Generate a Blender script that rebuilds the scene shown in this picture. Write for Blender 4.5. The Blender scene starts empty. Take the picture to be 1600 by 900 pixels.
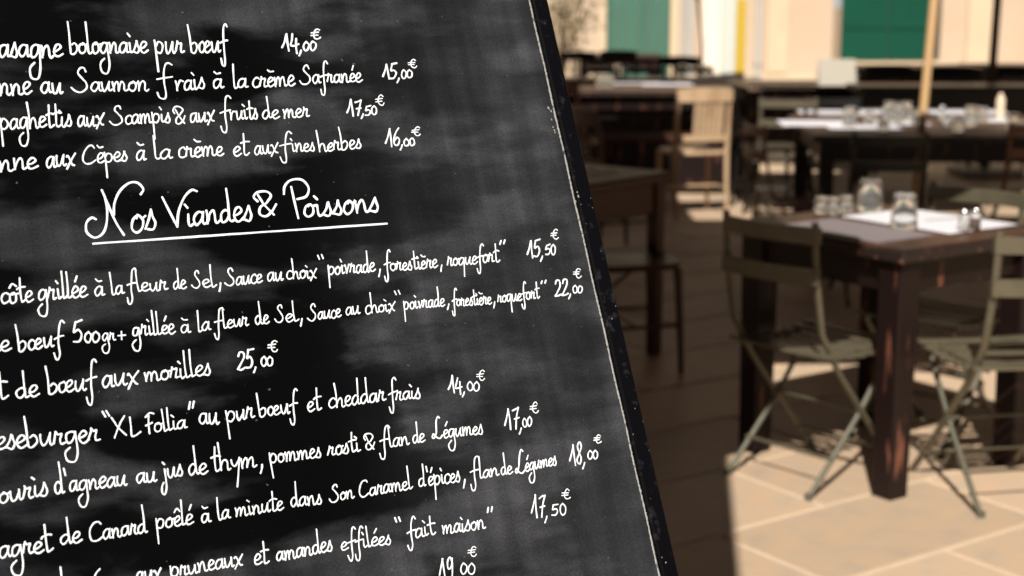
import bpy, math, random
from mathutils import Vector, Matrix
random.seed(7)
sc = bpy.context.scene
C = bpy.data.collections.new('terrace'); sc.collection.children.link(C)

# ---------------------------------------------------------------- camera
F = 2400.0; CAMZ = 1.54; TH = math.atan(465 / F)
camd = bpy.data.cameras.new('camera'); cam = bpy.data.objects.new('camera', camd)
sc.collection.objects.link(cam)
cam.location = (0, 0, CAMZ); cam.rotation_euler = (math.pi / 2 - TH, 0, 0)
camd.sensor_width = 36; camd.lens = 36 * F / 1600; camd.clip_start = 0.05; camd.clip_end = 500
camd.dof.use_dof = True; camd.dof.focus_distance = 1.72; camd.dof.aperture_fstop = 5.2
camd.dof.aperture_blades = 0
sc.camera = cam

# ---------------------------------------------------------------- light
SA, SB = 0.16, 1.0                     # shadow of a point 1 m up falls this far right / away
elev = math.atan(1 / math.hypot(SA, SB))
world = bpy.data.worlds.new('World'); sc.world = world; world.use_nodes = True
wn = world.node_tree; wn.nodes.clear()
wo = wn.nodes.new('ShaderNodeOutputWorld'); wb = wn.nodes.new('ShaderNodeBackground')
sky = wn.nodes.new('ShaderNodeTexSky'); sky.sky_type = 'NISHITA'; sky.sun_disc = False
sky.sun_elevation = elev
az = math.atan2(-SA, -SB)              # towards the sun, clockwise from +Y
sky.sun_rotation = az; sky.dust_density = 0.2; sky.air_density = 0.65; sky.ozone_density = 0.6
hs = wn.nodes.new('ShaderNodeHueSaturation'); hs.inputs['Saturation'].default_value = 0.45
wn.links.new(sky.outputs[0], hs.inputs['Color']); wn.links.new(hs.outputs[0], wb.inputs['Color'])
wb.inputs['Strength'].default_value = 0.05
wn.links.new(wb.outputs[0], wo.inputs['Surface'])
sl = bpy.data.lights.new('sun', 'SUN'); sl.energy = 5.0; sl.angle = math.radians(0.53); sl.color = (1.0, 0.94, 0.86)
so = bpy.data.objects.new('sun', sl); sc.collection.objects.link(so)
so.rotation_euler = Vector((SA, SB, -1)).to_track_quat('-Z', 'Y').to_euler(); so.location = (-1, -6, 8)
sc.view_settings.view_transform = 'Standard'; sc.view_settings.look = 'None'
sc.view_settings.exposure = 0.30; sc.view_settings.gamma = 1.0

# ---------------------------------------------------------------- pixel helpers (1600x900 photo)
def ray(x, y):
    a, b = (x - 800) / F, (450 - y) / F
    return Vector((a, math.cos(TH) + b * math.sin(TH), -math.sin(TH) + b * math.cos(TH)))
def at(x, y, z):
    r = ray(x, y); return Vector((0, 0, CAMZ)) + r * ((z - CAMZ) / r.z)
def atd(x, y, d):
    r = ray(x, y); return Vector((0, 0, CAMZ)) + r * (d / r.y)

# ---------------------------------------------------------------- materials
def mat(name, col, rough=.6, var=0.0, scale=20, bump=0.0, bscale=60, spec=.4, metal=0, objrand=0.0, stretch=None, col2=None, thr=(.45, .6), trans=0, detail=6):
    m = bpy.data.materials.new(name); m.use_nodes = True; nt = m.node_tree; n = nt.nodes; l = nt.links
    b = n['Principled BSDF']; b.inputs['Roughness'].default_value = rough
    b.inputs['Specular IOR Level'].default_value = spec; b.inputs['Metallic'].default_value = metal
    if trans: b.inputs['Transmission Weight'].default_value = trans; b.inputs['IOR'].default_value = 1.45
    tc = n.new('ShaderNodeTexCoord'); mp = n.new('ShaderNodeMapping'); l.new(tc.outputs['Object'], mp.inputs[0])
    if stretch: mp.inputs['Scale'].default_value = stretch
    rgb = n.new('ShaderNodeRGB'); rgb.outputs[0].default_value = (*col, 1); out = rgb.outputs[0]
    if col2:
        nz = n.new('ShaderNodeTexNoise'); nz.inputs['Scale'].default_value = scale; nz.inputs['Detail'].default_value = detail
        l.new(mp.outputs[0], nz.inputs[0]); cr = n.new('ShaderNodeMapRange')
        cr.inputs[1].default_value, cr.inputs[2].default_value = thr
        l.new(nz.outputs[0], cr.inputs[0]); mx = n.new('ShaderNodeMixRGB'); l.new(cr.outputs[0], mx.inputs[0])
        l.new(out, mx.inputs[1]); mx.inputs[2].default_value = (*col2, 1); out = mx.outputs[0]
    if var or objrand:
        h = n.new('ShaderNodeHueSaturation'); l.new(out, h.inputs['Color']); out = h.outputs[0]
        ad = n.new('ShaderNodeMath'); ad.operation = 'ADD'; ad.inputs[0].default_value = 1 - var / 2 - objrand / 2
        s2 = n.new('ShaderNodeMath'); s2.operation = 'MULTIPLY_ADD'
        nz = n.new('ShaderNodeTexNoise'); nz.inputs['Scale'].default_value = scale; nz.inputs['Detail'].default_value = 8
        l.new(mp.outputs[0], nz.inputs[0]); l.new(nz.outputs[0], s2.inputs[0]); s2.inputs[1].default_value = var
        oi = n.new('ShaderNodeObjectInfo'); m3 = n.new('ShaderNodeMath'); m3.operation = 'MULTIPLY'
        l.new(oi.outputs['Random'], m3.inputs[0]); m3.inputs[1].default_value = objrand
        l.new(m3.outputs[0], s2.inputs[2]); l.new(s2.outputs[0], ad.inputs[1]); l.new(ad.outputs[0], h.inputs['Value'])
    l.new(out, b.inputs['Base Color'])
    if bump:
        nb = n.new('ShaderNodeTexNoise'); nb.inputs['Scale'].default_value = bscale; nb.inputs['Detail'].default_value = 8
        l.new(mp.outputs[0], nb.inputs[0]); bp = n.new('ShaderNodeBump'); bp.inputs['Strength'].default_value = bump
        bp.inputs['Distance'].default_value = .004
        l.new(nb.outputs[0], bp.inputs['Height']); l.new(bp.outputs[0], b.inputs['Normal'])
    return m
M = {}
M['tile'] = mat('tile', (.57, .435, .31), .5, .7, 9, .35, 40, .34, objrand=.24, col2=(.52, .365, .235), thr=(.40, .70), detail=9)
M['mortar'] = mat('mortar', (.66, .54, .42), .95, .5, 9, .3, 80, .1)
M['ground'] = mat('ground', (.36, .25, .16), .9, .4, 4, .3, 40, .2)
M['black_wood'] = mat('black_painted_wood', (.011, .005, .0045), .45, .4, 24, .25, 60, .25, stretch=(1, 1, .16), col2=(.17, .065, .04), thr=(.60, .68))
M['dark_top'] = mat('worn_brown_tabletop', (.095, .048, .028), .45, .5, 8, .2, 60, .3, stretch=(.3, 1.2, 1), col2=(.03, .018, .014), thr=(.45, .65))
M['edge_wood'] = mat('chipped_black_edge', (.02, .012, .010), .5, .4, 38, .4, 40, .4, stretch=(1, 1, 1), col2=(.15, .065, .04), thr=(.60, .68))
M['red_wood'] = mat('red_brown_wood', (.055, .021, .012), .4, .5, 9, .15, 60, .4, stretch=(1, 1, .2))
M['brown_wood'] = mat('orange_brown_wood', (.17, .065, .03), .45, .6, 9, .15, 60, .4, stretch=(1, 1, .2))
M['olive'] = mat('olive_paint', (.118, .102, .066), .45, .3, 14, .1, 60, .4, col2=(.085, .072, .046), thr=(.4, .7))
M['steel'] = mat('worn_grey_green_steel', (.115, .11, .078), .4, .4, 40, .1, 90, .4, metal=.1)
M['black_paint'] = mat('black_paint', (.008, .007, .007), .45, .3, 14, 0, 60, .35)
M['cream_paint'] = mat('cream_paint', (.52, .36, .22), .5, .35, 12, .1, 60, .4, stretch=(1, 1, .3), col2=(.36, .22, .12), thr=(.5, .75))
M['paper'] = mat('white_paper', (.78, .76, .80), .7, .06, 5, 0, 60, .3)
M['shade_grey_paper'] = mat('shade_grey_paper', (.235, .20, .205), .6, .08, 5, 0, 60, .35)  # white paper with its shade put into the grey colour
M['pole_wood'] = mat('pale_varnished_pole', (.62, .40, .20), .4, .25, 10, 0, 60, .4, stretch=(1, 1, .2))
M['dark_pole'] = mat('dark_brown_pole', (.07, .03, .018), .45, .3, 10, 0, 60, .4)
M['canvas'] = mat('unseen_dark_canvas', (.035, .028, .024), .9, .1, 8, .1, 300, .1)  # kept dark so the unseen canopies bounce less light
M['cap'] = mat('steel_cap', (.6, .6, .6), .25, .1, 9, 0, 60, .5, metal=1)
M['card'] = mat('cream_card', (.46, .42, .35), .8, .1, 12)
M['salt'] = mat('salt', (.8, .78, .74), .8, .1, 60)
M['pepper'] = mat('pepper', (.16, .09, .05), .8, .6, 200)
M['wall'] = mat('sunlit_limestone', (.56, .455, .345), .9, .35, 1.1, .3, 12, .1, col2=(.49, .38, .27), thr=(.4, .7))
M['dull_wall'] = mat('darkened_stone', (.24, .19, .14), .95, .4, 1.1, .3, 12, .1)  # darkened so the side houses bounce less light
M['stone_trim'] = mat('pale_stone_trim', (.60, .49, .35), .85, .2, 2, .2, 20, .1)
M['white_door'] = mat('white_render', (.80, .72, .62), .7, .1, 2, 0, 60, .2)
M['teal'] = mat('faded_teal_paint', (.060, .155, .118), .65, .4, 3, .1, 30, .2, stretch=(1, 1, .3), objrand=.15)
M['green'] = mat('deep_green_paint', (.001, .060, .036), .6, .2, 3, 0, 30, .2, objrand=.1)
M['pipe'] = mat('grey_pipe_paint', (.46, .46, .44), .5, .15, 5)
M['yellow'] = mat('yellow_plastic', (.62, .42, .04), .5, .1, 5)
M['pale_panel'] = mat('pale_panel', (.68, .70, .62), .5, .1, 5)
M['foliage'] = mat('olive_foliage', (.115, .10, .03), .6, .8, 3, 0, 60, .3)
M['bark'] = mat('bark', (.08, .05, .03), .9, .4, 20)
M['pot'] = mat('terracotta', (.30, .13, .07), .8, .3, 10)
M['board_back'] = mat('black_board_back', (.012, .012, .012), .6, .3, 12)
M['bread'] = mat('napkin', (.74, .60, .44), .8, .2, 30)

def glass_mat():
    m = bpy.data.materials.new('clear_glass'); m.use_nodes = True; nt = m.node_tree; n = nt.nodes; l = nt.links
    b = n['Principled BSDF']; b.inputs['Base Color'].default_value = (.97, .98, .98, 1); b.inputs['Roughness'].default_value = .05
    b.inputs['Transmission Weight'].default_value = .965; b.inputs['IOR'].default_value = 1.5
    return m
M['glass'] = glass_mat()

def slate_mat():
    """black slate with half wiped chalk dust: soft clouds, wipe streaks, fine grain"""
    m = bpy.data.materials.new('chalkboard_slate'); m.use_nodes = True; nt = m.node_tree; n = nt.nodes; l = nt.links
    b = n['Principled BSDF']; b.inputs['Specular IOR Level'].default_value = .03
    tc = n.new('ShaderNodeTexCoord')
    def noise(scale, stretch, detail, lo, hi, rot=0, loc=(0, 0, 0), dist=0):
        mp = n.new('ShaderNodeMapping'); mp.inputs['Scale'].default_value = stretch; mp.inputs['Rotation'].default_value = (0, 0, rot)
        mp.inputs['Location'].default_value = loc
        l.new(tc.outputs['Object'], mp.inputs[0]); z = n.new('ShaderNodeTexNoise')
        z.inputs['Scale'].default_value = scale; z.inputs['Detail'].default_value = detail; z.inputs['Distortion'].default_value = dist
        l.new(mp.outputs[0], z.inputs[0]); r = n.new('ShaderNodeMapRange'); r.interpolation_type = 'SMOOTHSTEP'
        r.inputs[1].default_value = lo; r.inputs[2].default_value = hi; l.new(z.outputs[0], r.inputs[0]); return r.outputs[0]
    def op(o, a, c, d=None):
        x = n.new('ShaderNodeMath'); x.operation = o
        for i, v in enumerate((a, c, d)):
            if v is None: continue
            if isinstance(v, (int, float)): x.inputs[i].default_value = v
            else: l.new(v, x.inputs[i])
        return x.outputs[0]
    clouds = noise(7.5, (.6, 1.7, 1), 9, .455, .61, .06, (3.1, .4, 0), .15)
    fine = noise(14, (.7, 1.4, 1), 7, .3, .72)
    streak = noise(30, (1, .07, 1), 5, .35, .75, .12)
    hst = noise(26, (.10, 1, 1), 5, .35, .75, -.06)
    grain = noise(420, (1, 1, 1), 2, .2, .8)
    sep = n.new('ShaderNodeSeparateXYZ'); l.new(tc.outputs['Object'], sep.inputs[0])
    # more chalk dust is left unwiped near the right rail (a wiped zone with ragged edge on the left)
    edge = n.new('ShaderNodeMapRange'); edge.interpolation_type = 'SMOOTHSTEP'
    l.new(op('ADD', sep.outputs[0], op('MULTIPLY', clouds, .10)), edge.inputs[0])
    edge.inputs[1].default_value = -.40; edge.inputs[2].default_value = -.02
    amt = op('MAXIMUM', op('MULTIPLY', clouds, op('MULTIPLY_ADD', edge.outputs[0], .4, .55)), op('MULTIPLY', edge.outputs[0], op('MULTIPLY_ADD', clouds, .50, .50)))
    amt = op('MULTIPLY', amt, op('MULTIPLY_ADD', fine, .5, .6))
    amt = op('MULTIPLY', amt, op('MULTIPLY_ADD', streak, .55, .68))
    amt = op('MULTIPLY', amt, op('MULTIPLY_ADD', hst, .3, .8))
    amt = op('MULTIPLY', amt, op('MULTIPLY_ADD', grain, .5, .75))
    specks = noise(150, (1, 1, 1), 1, .77, .80)
    amt = op('MULTIPLY_ADD', specks, 1.2, amt)
    mx = n.new('ShaderNodeMixRGB'); l.new(amt, mx.inputs[0])
    mx.inputs[1].default_value = (.0012, .0013, .0016, 1); mx.inputs[2].default_value = (.064, .067, .077, 1)
    l.new(mx.outputs[0], b.inputs['Base Color'])
    b.inputs['Roughness'].default_value = .7
    return m
M['slate'] = slate_mat()
def frame_mat():
    m = mat('glossy_black_frame', (.004, .004, .005), .4, .3, 14, .15, 40, .3, col2=(.22, .23, .25), thr=(.735, .77), detail=4)
    return m
M['frame'] = mat('glossy_black_frame', (.0025, .0025, .0035), .5, .3, 70, .1, 40, .05, col2=(.02, .02, .024), thr=(.6, .75), detail=3)
M['chalk'] = mat('white_paint_marker', (.84, .89, .93), .6, .14, 90, 0, 60, .3)
M['worn'] = mat('worn_white_edge', (.34, .34, .32), .8, .4, 90, 0, 60, .2, col2=(.03, .03, .03), thr=(.56, .66))
M['flake'] = mat('bare_flake', (.30, .30, .29), .8, .5, 200)

# ---------------------------------------------------------------- mesh helpers
class MB:
    def __init__(s): s.v = []; s.f = []; s.sm = []
    def add(s, vs, fs, smooth=False):
        o = len(s.v); s.v += [tuple(v) for v in vs]; s.f += [tuple(i + o for i in f) for f in fs]; s.sm += [smooth] * len(fs)
    def hexa(s, p, ch=0):           # 8 corners: 4 bottom ccw, 4 top ccw
        s.add(p, [(3, 2, 1, 0), (4, 5, 6, 7), (0, 1, 5, 4), (1, 2, 6, 5), (2, 3, 7, 6), (3, 0, 4, 7)])
    def box(s, c, d, rz=0):
        x, y, z = d[0] / 2, d[1] / 2, d[2] / 2; cs, sn = math.cos(rz), math.sin(rz)
        q = [(-x, -y), (x, -y), (x, y), (-x, y)]
        s.hexa([(c[0] + a * cs - b * sn, c[1] + a * sn + b * cs, c[2] + k) for k in (-z, z) for a, b in q])
    def cbox(s, c, d, b=.004, taper=1.0):     # box with chamfered vertical and top/bottom edges
        x, y, z = d[0] / 2, d[1] / 2, d[2] / 2
        def ring(ix, iy, zz, k):
            X, Y = x * k - ix, y * k - iy
            return [(c[0] + p, c[1] + q, c[2] + zz) for p, q in ((-X + b, -Y), (X - b, -Y), (X, -Y + b), (X, Y - b), (X - b, Y), (-X + b, Y), (-X, Y - b), (-X, -Y + b))]
        rs = [ring(b, b, -z, taper), ring(0, 0, -z + b, taper), ring(0, 0, z - b, 1), ring(b, b, z, 1)]
        vs = sum(rs, []); fs = [tuple(range(7, -1, -1)), tuple(range(24, 32))]
        for k in range(3):
            for i in range(8): j = (i + 1) % 8; fs.append((k * 8 + i, k * 8 + j, k * 8 + 8 + j, k * 8 + 8 + i))
        s.add(vs, fs)
    def bar(s, pts, w, h=None, n=8, closed=True, up=None, taper=None):
        """sweep an ellipse (w x h) or, with n=4, a flat bar along pts"""
        h = h or w; pts = [Vector(p) for p in pts]; N = len(pts); vs = []
        for i, p in enumerate(pts):
            t = (pts[min(i + 1, N - 1)] - pts[max(i - 1, 0)]).normalized()
            u = Vector(up) if up else (Vector((0, 0, 1)) if abs(t.z) < .9 else Vector((1, 0, 0)))
            sx = t.cross(u).normalized(); sy = sx.cross(t).normalized()
            k = 1 if taper is None else taper[i]
            for j in range(n):
                a = 2 * math.pi * (j + .5) / n; r = math.sqrt(2) if n == 4 else 1
                vs.append(p + sx * math.cos(a) * w / 2 * k * r + sy * math.sin(a) * h / 2 * k * r)
        fs = []
        for i in range(N - 1):
            for j in range(n):
                k = (j + 1) % n; fs.append((i * n + j, i * n + k, (i + 1) * n + k, (i + 1) * n + j))
        s.add(vs, fs, n > 4); s.add(vs[:n], [tuple(range(n))[::-1]]); s.add(vs[-n:], [tuple(range(n))])
    def lathe(s, prof, n=24, c=(0, 0, 0)):
        vs = []; fs = []
        for r, z in prof:
            for j in range(n): a = 2 * math.pi * j / n; vs.append((c[0] + r * math.cos(a), c[1] + r * math.sin(a), c[2] + z))
        for i in range(len(prof) - 1):
            for j in range(n): k = (j + 1) % n; fs.append((i * n + j, i * n + k, (i + 1) * n + k, (i + 1) * n + j))
        s.add(vs, fs, True)
        s.add(vs[:n], [tuple(range(n))[::-1]]); s.add(vs[-n:], [tuple(range(n))])
    def build(s, name, m, parent=None, kind=None, label=None):
        me = bpy.data.meshes.new(name); me.from_pydata(s.v, [], s.f); me.update()
        me.polygons.foreach_set('use_smooth', s.sm); me.materials.append(m if not isinstance(m, str) else M[m])
        o = bpy.data.objects.new(name, me); C.objects.link(o)
        if parent: o.parent = parent
        if kind: o['kind'] = kind
        if label: o['label'] = label
        return o
def tag(o, label, cat, group=None):
    o['label'] = label; o['category'] = cat
    if group: o['group'] = group
    return o
def thing(name, label, cat, loc=(0, 0, 0), rz=0, group=None):
    o = bpy.data.objects.new(name, None); C.objects.link(o); o.location = loc; o.rotation_euler = (0, 0, rz)
    o.empty_display_size = .1
    return tag(o, label, cat, group)
def dup(src, loc, rz=None, label=None, group=None):
    r = src.copy(); C.objects.link(r); r.location = loc
    if rz is not None: r.rotation_euler = (0, 0, rz)
    if label: r['label'] = label
    if group: r['group'] = group
    for ch in list(src.children):
        c = ch.copy(); C.objects.link(c); c.parent = r
        for g in list(ch.children):
            d = g.copy(); C.objects.link(d); d.parent = c
    return r
def facing(dx, dy):                    # local +Y of a chair/table points along (dx,dy)
    return math.atan2(-dx, dy)

# ================================================================ SETTING: ground and paving
g = MB(); g.add([(-120, -60, -.02), (120, -60, -.02), (120, 140, -.02), (-120, 140, -.02)], [(0, 1, 2, 3)])
g.build('ground', 'ground', kind='structure')
g = MB(); g.box((2, 11, -.011), (22, 26, .012)); paving = g.build('paving', 'mortar', kind='structure')
AD = Vector((-.571, .821, 0)); BD = Vector((.821, .571, 0)); RB = math.atan2(.571, .821)
TL, TW = .885, .4525
tvar = []
for k in range(6):
    me = MB(); gx, gy = TL - .012, TW - .012
    def R(a): return random.uniform(-a, a)
    b = .004
    top = [(-gx / 2 + b, -gy / 2 + b), (gx / 2 - b, -gy / 2 + b), (gx / 2 - b, gy / 2 - b), (-gx / 2 + b, gy / 2 - b)]
    bot = [(-gx / 2, -gy / 2), (gx / 2, -gy / 2), (gx / 2, gy / 2), (-gx / 2, gy / 2)]
    vs = [(x, y, -.012) for x, y in bot] + [(x + R(.001), y + R(.001), -.0035) for x, y in bot] + [(x, y, R(.0008)) for x, y in top]
    fs = []
    for q in (0, 4):
        for i in range(4): j = (i + 1) % 4; fs.append((q + i, q + j, q + 4 + j, q + 4 + i))
    me.add(vs, fs + [(8, 9, 10, 11)]); tvar.append(me)
tmesh = []
for me in tvar:
    o = me.build('paving_tile', 'tile', paving); tmesh.append(o.data); bpy.data.objects.remove(o)
far_t = MB(); cells = []
for r in range(-14, 46):
    A0 = 2.667 + TW * r
    off = 2.89 if r % 2 == 0 else 3.33
    for c in range(-16, 24):
        B0 = off + TL * c; a, b_ = A0 + TW / 2, B0 + TL / 2
        p = AD * a + BD * b_
        if -8 < p.x < 12 and -1.2 < p.y < 23: cells.append((p, a))
def vis(p):
    px = 800 + p.x / max(p.y, .1) * F; return (950 < px < 1680 and 3.7 < p.y < 12)
cells.sort(key=lambda c: (not vis(c[0]), c[0].length))
for i, (p, a) in enumerate(cells):
    if i < 230:
        o = bpy.data.objects.new('paving_tile', tmesh[i % 6]); C.objects.link(o); o.parent = paving
        o.location = (p.x, p.y, R(.0005)); o.rotation_euler = (0, 0, RB + (math.pi if i % 2 else 0))
    else:
        me = tvar[i % 6]; cs, sn = math.cos(RB), math.sin(RB)
        far_t.add([(p.x + x * cs - y * sn, p.y + x * sn + y * cs, z) for x, y, z in me.v], me.f)
far_t.build('distant_paving', 'tile', paving, kind='stuff')

# ================================================================ SETTING: far facade
WY = 22.5
bld = thing('building', 'cream limestone building front with green shutters at the end of the terrace', 'building', (0, WY, 0))
def bp(name, m, x0, x1, z0, z1, y0, y1, label=None, parent=None):
    b = MB(); b.cbox(((x0 + x1) / 2, (y0 + y1) / 2, (z0 + z1) / 2), (x1 - x0, abs(y1 - y0), z1 - z0), .006)
    return b.build(name, m, parent or bld, label=label)
def wx(px): return (px - 800) / F * WY * .985
# wall in pieces round two openings
tx0, tx1 = wx(948), wx(1047); gx0, gx1 = wx(1313), wx(1460)
wb_ = MB()
for x0, x1, z0, z1 in ((-16, tx0 - .12, 0, 9), (tx0 - .12, tx1 + .12, 2.5, 9), (tx1 + .12, gx0 - .1, 0, 9), (gx0 - .1, gx1 + .1, 0, .44), (gx0 - .1, gx1 + .1, 2.3, 9), (gx1 + .1, 18, 0, 9)):
    wb_.box(((x0 + x1) / 2, .25, (z0 + z1) / 2), (x1 - x0 - .002, .5, z1 - z0 - .002))
wb_.build('wall', 'wall', bld)
for i in range(6):
    w = (tx1 - tx0) / 6; bp('door_plank', 'teal', tx0 + w * i + .004, tx0 + w * (i + 1) - .004, .04, 2.4, .08, .13)
for nm, x0, x1, z0, z1 in (('door_jamb', tx0 - .12, tx0 - .004, 0, 2.4), ('door_jamb', tx1 + .004, tx1 + .12, 0, 2.4), ('door_lintel', tx0 - .3, tx1 + .3, 2.403, 2.7)):
    bp(nm, 'stone_trim', x0, x1, z0, z1, -.03, .3)
bp('door_step', 'stone_trim', tx0 - .15, tx1 + .15, 0, .04, -.3, .07)
for i in range(2):
    w = (gx1 - gx0) / 2; x0 = gx0 + w * i + .004; x1 = gx0 + w * (i + 1) - .004
    s_ = bp('shutter', 'green', x0, x1, .55, 2.2, -.09, -.05)
    for k in range(3): bp('batten', 'green', x0 + .03, x1 - .03, 1.0 + k * .5, 1.1 + k * .5, -.11, -.0905, parent=s_)
bp('window_sill', 'stone_trim', gx0 - .15, gx1 + .15, .445, .53, -.07, .3)
bp('door_panel', 'white_door', wx(1097), wx(1131), .02, 3.2, -.04, -.003, label='narrow white painted door panel on the stone wall')
for px, r_, lab in ((1078, .05, 'pale grey drainpipe'), (1067, .03, 'thin pale cable duct'), (1185, .045, 'blue grey drainpipe')):
    b = MB(); b.bar([(wx(px), -.07, 0), (wx(px), -.07, 9)], r_ * 2, n=12)
    for k in range(5): b.bar([(wx(px), -.07, .5 + 1.8 * k), (wx(px), -.07, .56 + 1.8 * k)], r_ * 2.6, n=12)
    b.build('drainpipe', 'pipe', bld, label=lab)
bp('plinth', 'stone_trim', tx1 + .13, gx0 - .2, 0, .35, -.04, -.002)
for px, w in ((1395 - 180, .3), (1530, .35)):       # blocked stone pilasters
    bp('pilaster', 'stone_trim', wx(px) - w / 2, wx(px) + w / 2, 0.36 if px < 1300 else 0, 9, -.06, -.003)

# side buildings close the square on either hand
def side_house(x0, x1, y0, y1, h, label, face):
    t = thing('building', label, 'building', ((x0 + x1) / 2, (y0 + y1) / 2, 0))
    w, d = x1 - x0, y1 - y0
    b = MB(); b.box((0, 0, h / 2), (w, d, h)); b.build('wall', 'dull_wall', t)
    b = MB(); b.box((0, 0, h + .12), (w + .7, d + .7, .22)); b.build('roof', 'pot', t)
    for k in range(3):
        for f_ in range(2):
            yy = -d / 2 + d * (k + .5) / 3; zz = 1.9 + 3 * f_
            b = MB(); b.box((face * w / 2 + face * .03, yy, zz), (.05, 1.0, 1.5)); wdw = b.build('window', 'white_door', t)
            for s in (-1, 1):
                b = MB(); b.box((face * w / 2 + face * .05, yy + s * .78, zz), (.05, .5, 1.5)); b.build('shutter', 'green', t)
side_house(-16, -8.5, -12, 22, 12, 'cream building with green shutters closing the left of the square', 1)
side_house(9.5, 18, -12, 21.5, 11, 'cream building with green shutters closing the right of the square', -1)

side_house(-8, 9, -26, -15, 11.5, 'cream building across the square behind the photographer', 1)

# ================================================================ MENU BOARD
V1 = ray(5150, -15).normalized()
l0, l1 = (826.5, 0), (1030, 900)              # inner edge of the right rail in the photo
# lean direction: perpendicular to V1 and in the plane spanned by the rail's two rays
nr = ray(*l0).cross(ray(*l1)).normalized()
LV = V1.cross(nr).normalized()
if LV.z < 0: LV = -LV
NB = V1.cross(LV).normalized()
if NB.y > 0: NB = -NB
P0 = Vector((0, 0, CAMZ)) + ray(560, 450) * 1.72
def onboard(x, y, off=0):
    r = ray(x, y); o = Vector((0, 0, CAMZ)); t = (P0 + NB * off - o).dot(NB) / r.dot(NB); return o + r * t
OR = onboard(930, 450)                        # board origin on the inner edge of the right rail
def uv(x, y):
    p = onboard(x, y) - OR; return p.dot(V1), p.dot(LV)
bm = Matrix((V1, LV, NB)).transposed()
if bm.determinant() < 0: print('left handed board frame')
board = bpy.data.objects.new('menu_board', None); C.objects.link(board)
board.matrix_world = Matrix.Translation(OR) @ bm.to_4x4()
tag(board, 'black A-frame chalkboard menu handwritten in white French, standing in the foreground', 'menu board')
vb = (.10 - OR.z) / LV.z; vt = (1.70 - OR.z) / LV.z; UW = -.98
RW = uv(955, 450)[0]                          # rail width
print('board', 'lean', math.degrees(math.acos(LV.z)), 'rail', RW, 'v', vb, vt, 'org', OR)
b = MB(); b.hexa([(UW, vb, -.012), (0, vb, -.012), (0, vt, -.012), (UW, vt, -.012), (UW, vb, 0), (0, vb, 0), (0, vt, 0), (UW, vt, 0)])
b.build('slate_panel', 'slate', board)
def rail(name, u0, u1, v0, v1):
    b = MB(); z0, z1, c = -.028, .006, .0022
    lo = [(u0, v0), (u1, v0), (u1, v1), (u0, v1)]; hi = [(u0 + c, v0 + c), (u1 - c, v0 + c), (u1 - c, v1 - c), (u0 + c, v1 - c)]
    vs = [(x, y, z0) for x, y in lo] + [(x, y, z1 - c) for x, y in lo] + [(x, y, z1) for x, y in hi]
    fs = [(3, 2, 1, 0), (8, 9, 10, 11)]
    for q in (0, 4):
        for i in range(4): j = (i + 1) % 4; fs.append((q + i, q + j, q + 4 + j, q + 4 + i))
    b.add(vs, fs); return b.build(name, 'frame', board)
rail('side_rail', .0005, RW, vb - RW, vt + RW); rail('side_rail', UW - RW, UW - .0005, vb - RW, vt + RW)
rail('top_rail', UW, -.0002, vt + .0004, vt + RW); rail('bottom_rail', UW, -.0002, vb - RW, vb - .0004)
# worn white bead along the joint of slate and rail, ragged
b = MB(); N = 900; vs = []; fs = []
for i in range(N + 1):
    v = vb + (vt - vb) * i / N; wob = .00035 * math.sin(i * .11) + R(.00025); wd = .0007 + abs(R(.0006))
    vs += [(-.0012 + wob - wd, v, .0002), (-.0012 + wob, v, .0007), (-.0012 + wob + wd, v, .0003)]
for i in range(N):
    for j in range(2): k = i * 3 + j; fs.append((k, k + 1, k + 4, k + 3))
b.add(vs, fs); b.build('worn_edge', 'worn', board)
# bare flakes knocked out of the paint near the rail
fl = MB()
def flake(px, py, r, z=None):
    u, v = uv(px, py); zz = .0003 if u < 0 else .0063
    n = random.randint(5, 8); vs = [(u, v, zz + .0003)]
    for k in range(n):
        a = 2 * math.pi * k / n; q = r * random.uniform(.4, 1.2); vs.append((u + q * math.cos(a), v + q * 1.5 * math.sin(a), zz))
    fl.add(vs, [(0, 1 + k, 1 + (k + 1) % n) for k in range(n)])
for px, py, r in ((857, 169, 2.1), (861, 174, 1.5), (862, 187, 1.6), (864, 199, 1.2), (866, 203, 1.7), (867, 207, 1.1), (898, 303, 2.4), (900, 309, 2.6), (899, 315, 1.7), (904, 322, 1.2), (919, 312, 1.2), (922, 327, 1.3), (912, 352, 1.1), (868, 66, .8), (911, 240, .9), (848, 40, .7), (890, 150, .8), (958, 480, 1.1), (952, 500, 1.4), (988, 640, 1.4), (985, 680, 1.5), (1001, 660, .9), (1012, 780, .9), (1036, 880, 1.9), (1030, 872, 1.3), (1010, 705, .8), (975, 590, .8), (935, 395, .8)):
    flake(px, py, r / 1250 * (1 if uv(px, py)[0] < 0 else .62))
fl.build('paint_chip', 'flake', board, kind='stuff')
# rear frame of the A and its legs
zr = -.028
hinge_w = OR + LV * (vt + RW) + NB * zr
back_dir = Vector((-NB.x * .62, -NB.y * .62, -1.2)).normalized()
hl = (hinge_w.z) / -back_dir.z
for u in (UW + .03, -.03):
    p = hinge_w + V1 * u; q = p + back_dir * (p.z / -back_dir.z)
    inv = board.matrix_world.inverted(); b = MB(); b.bar([inv @ p, inv @ q], .035, .022, n=4); b.build('rear_leg', 'frame', board)
    b = MB(); e = OR + V1 * (u + (.04 if u > -.5 else -.04)) + LV * (vb - RW) + NB * -.012; f_ = e + LV * (-e.z / LV.z)
    b.bar([inv @ e, inv @ f_], .035, .022, n=4); b.build('front_leg', 'frame', board)
m1 = hinge_w + V1 * (UW + .03) + back_dir * .9; m2 = hinge_w + V1 * (-.03) + back_dir * .9
b = MB(); b.bar([inv @ m1, inv @ m2], .02, .03, n=4); b.build('cross_bar', 'frame', board)

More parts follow.
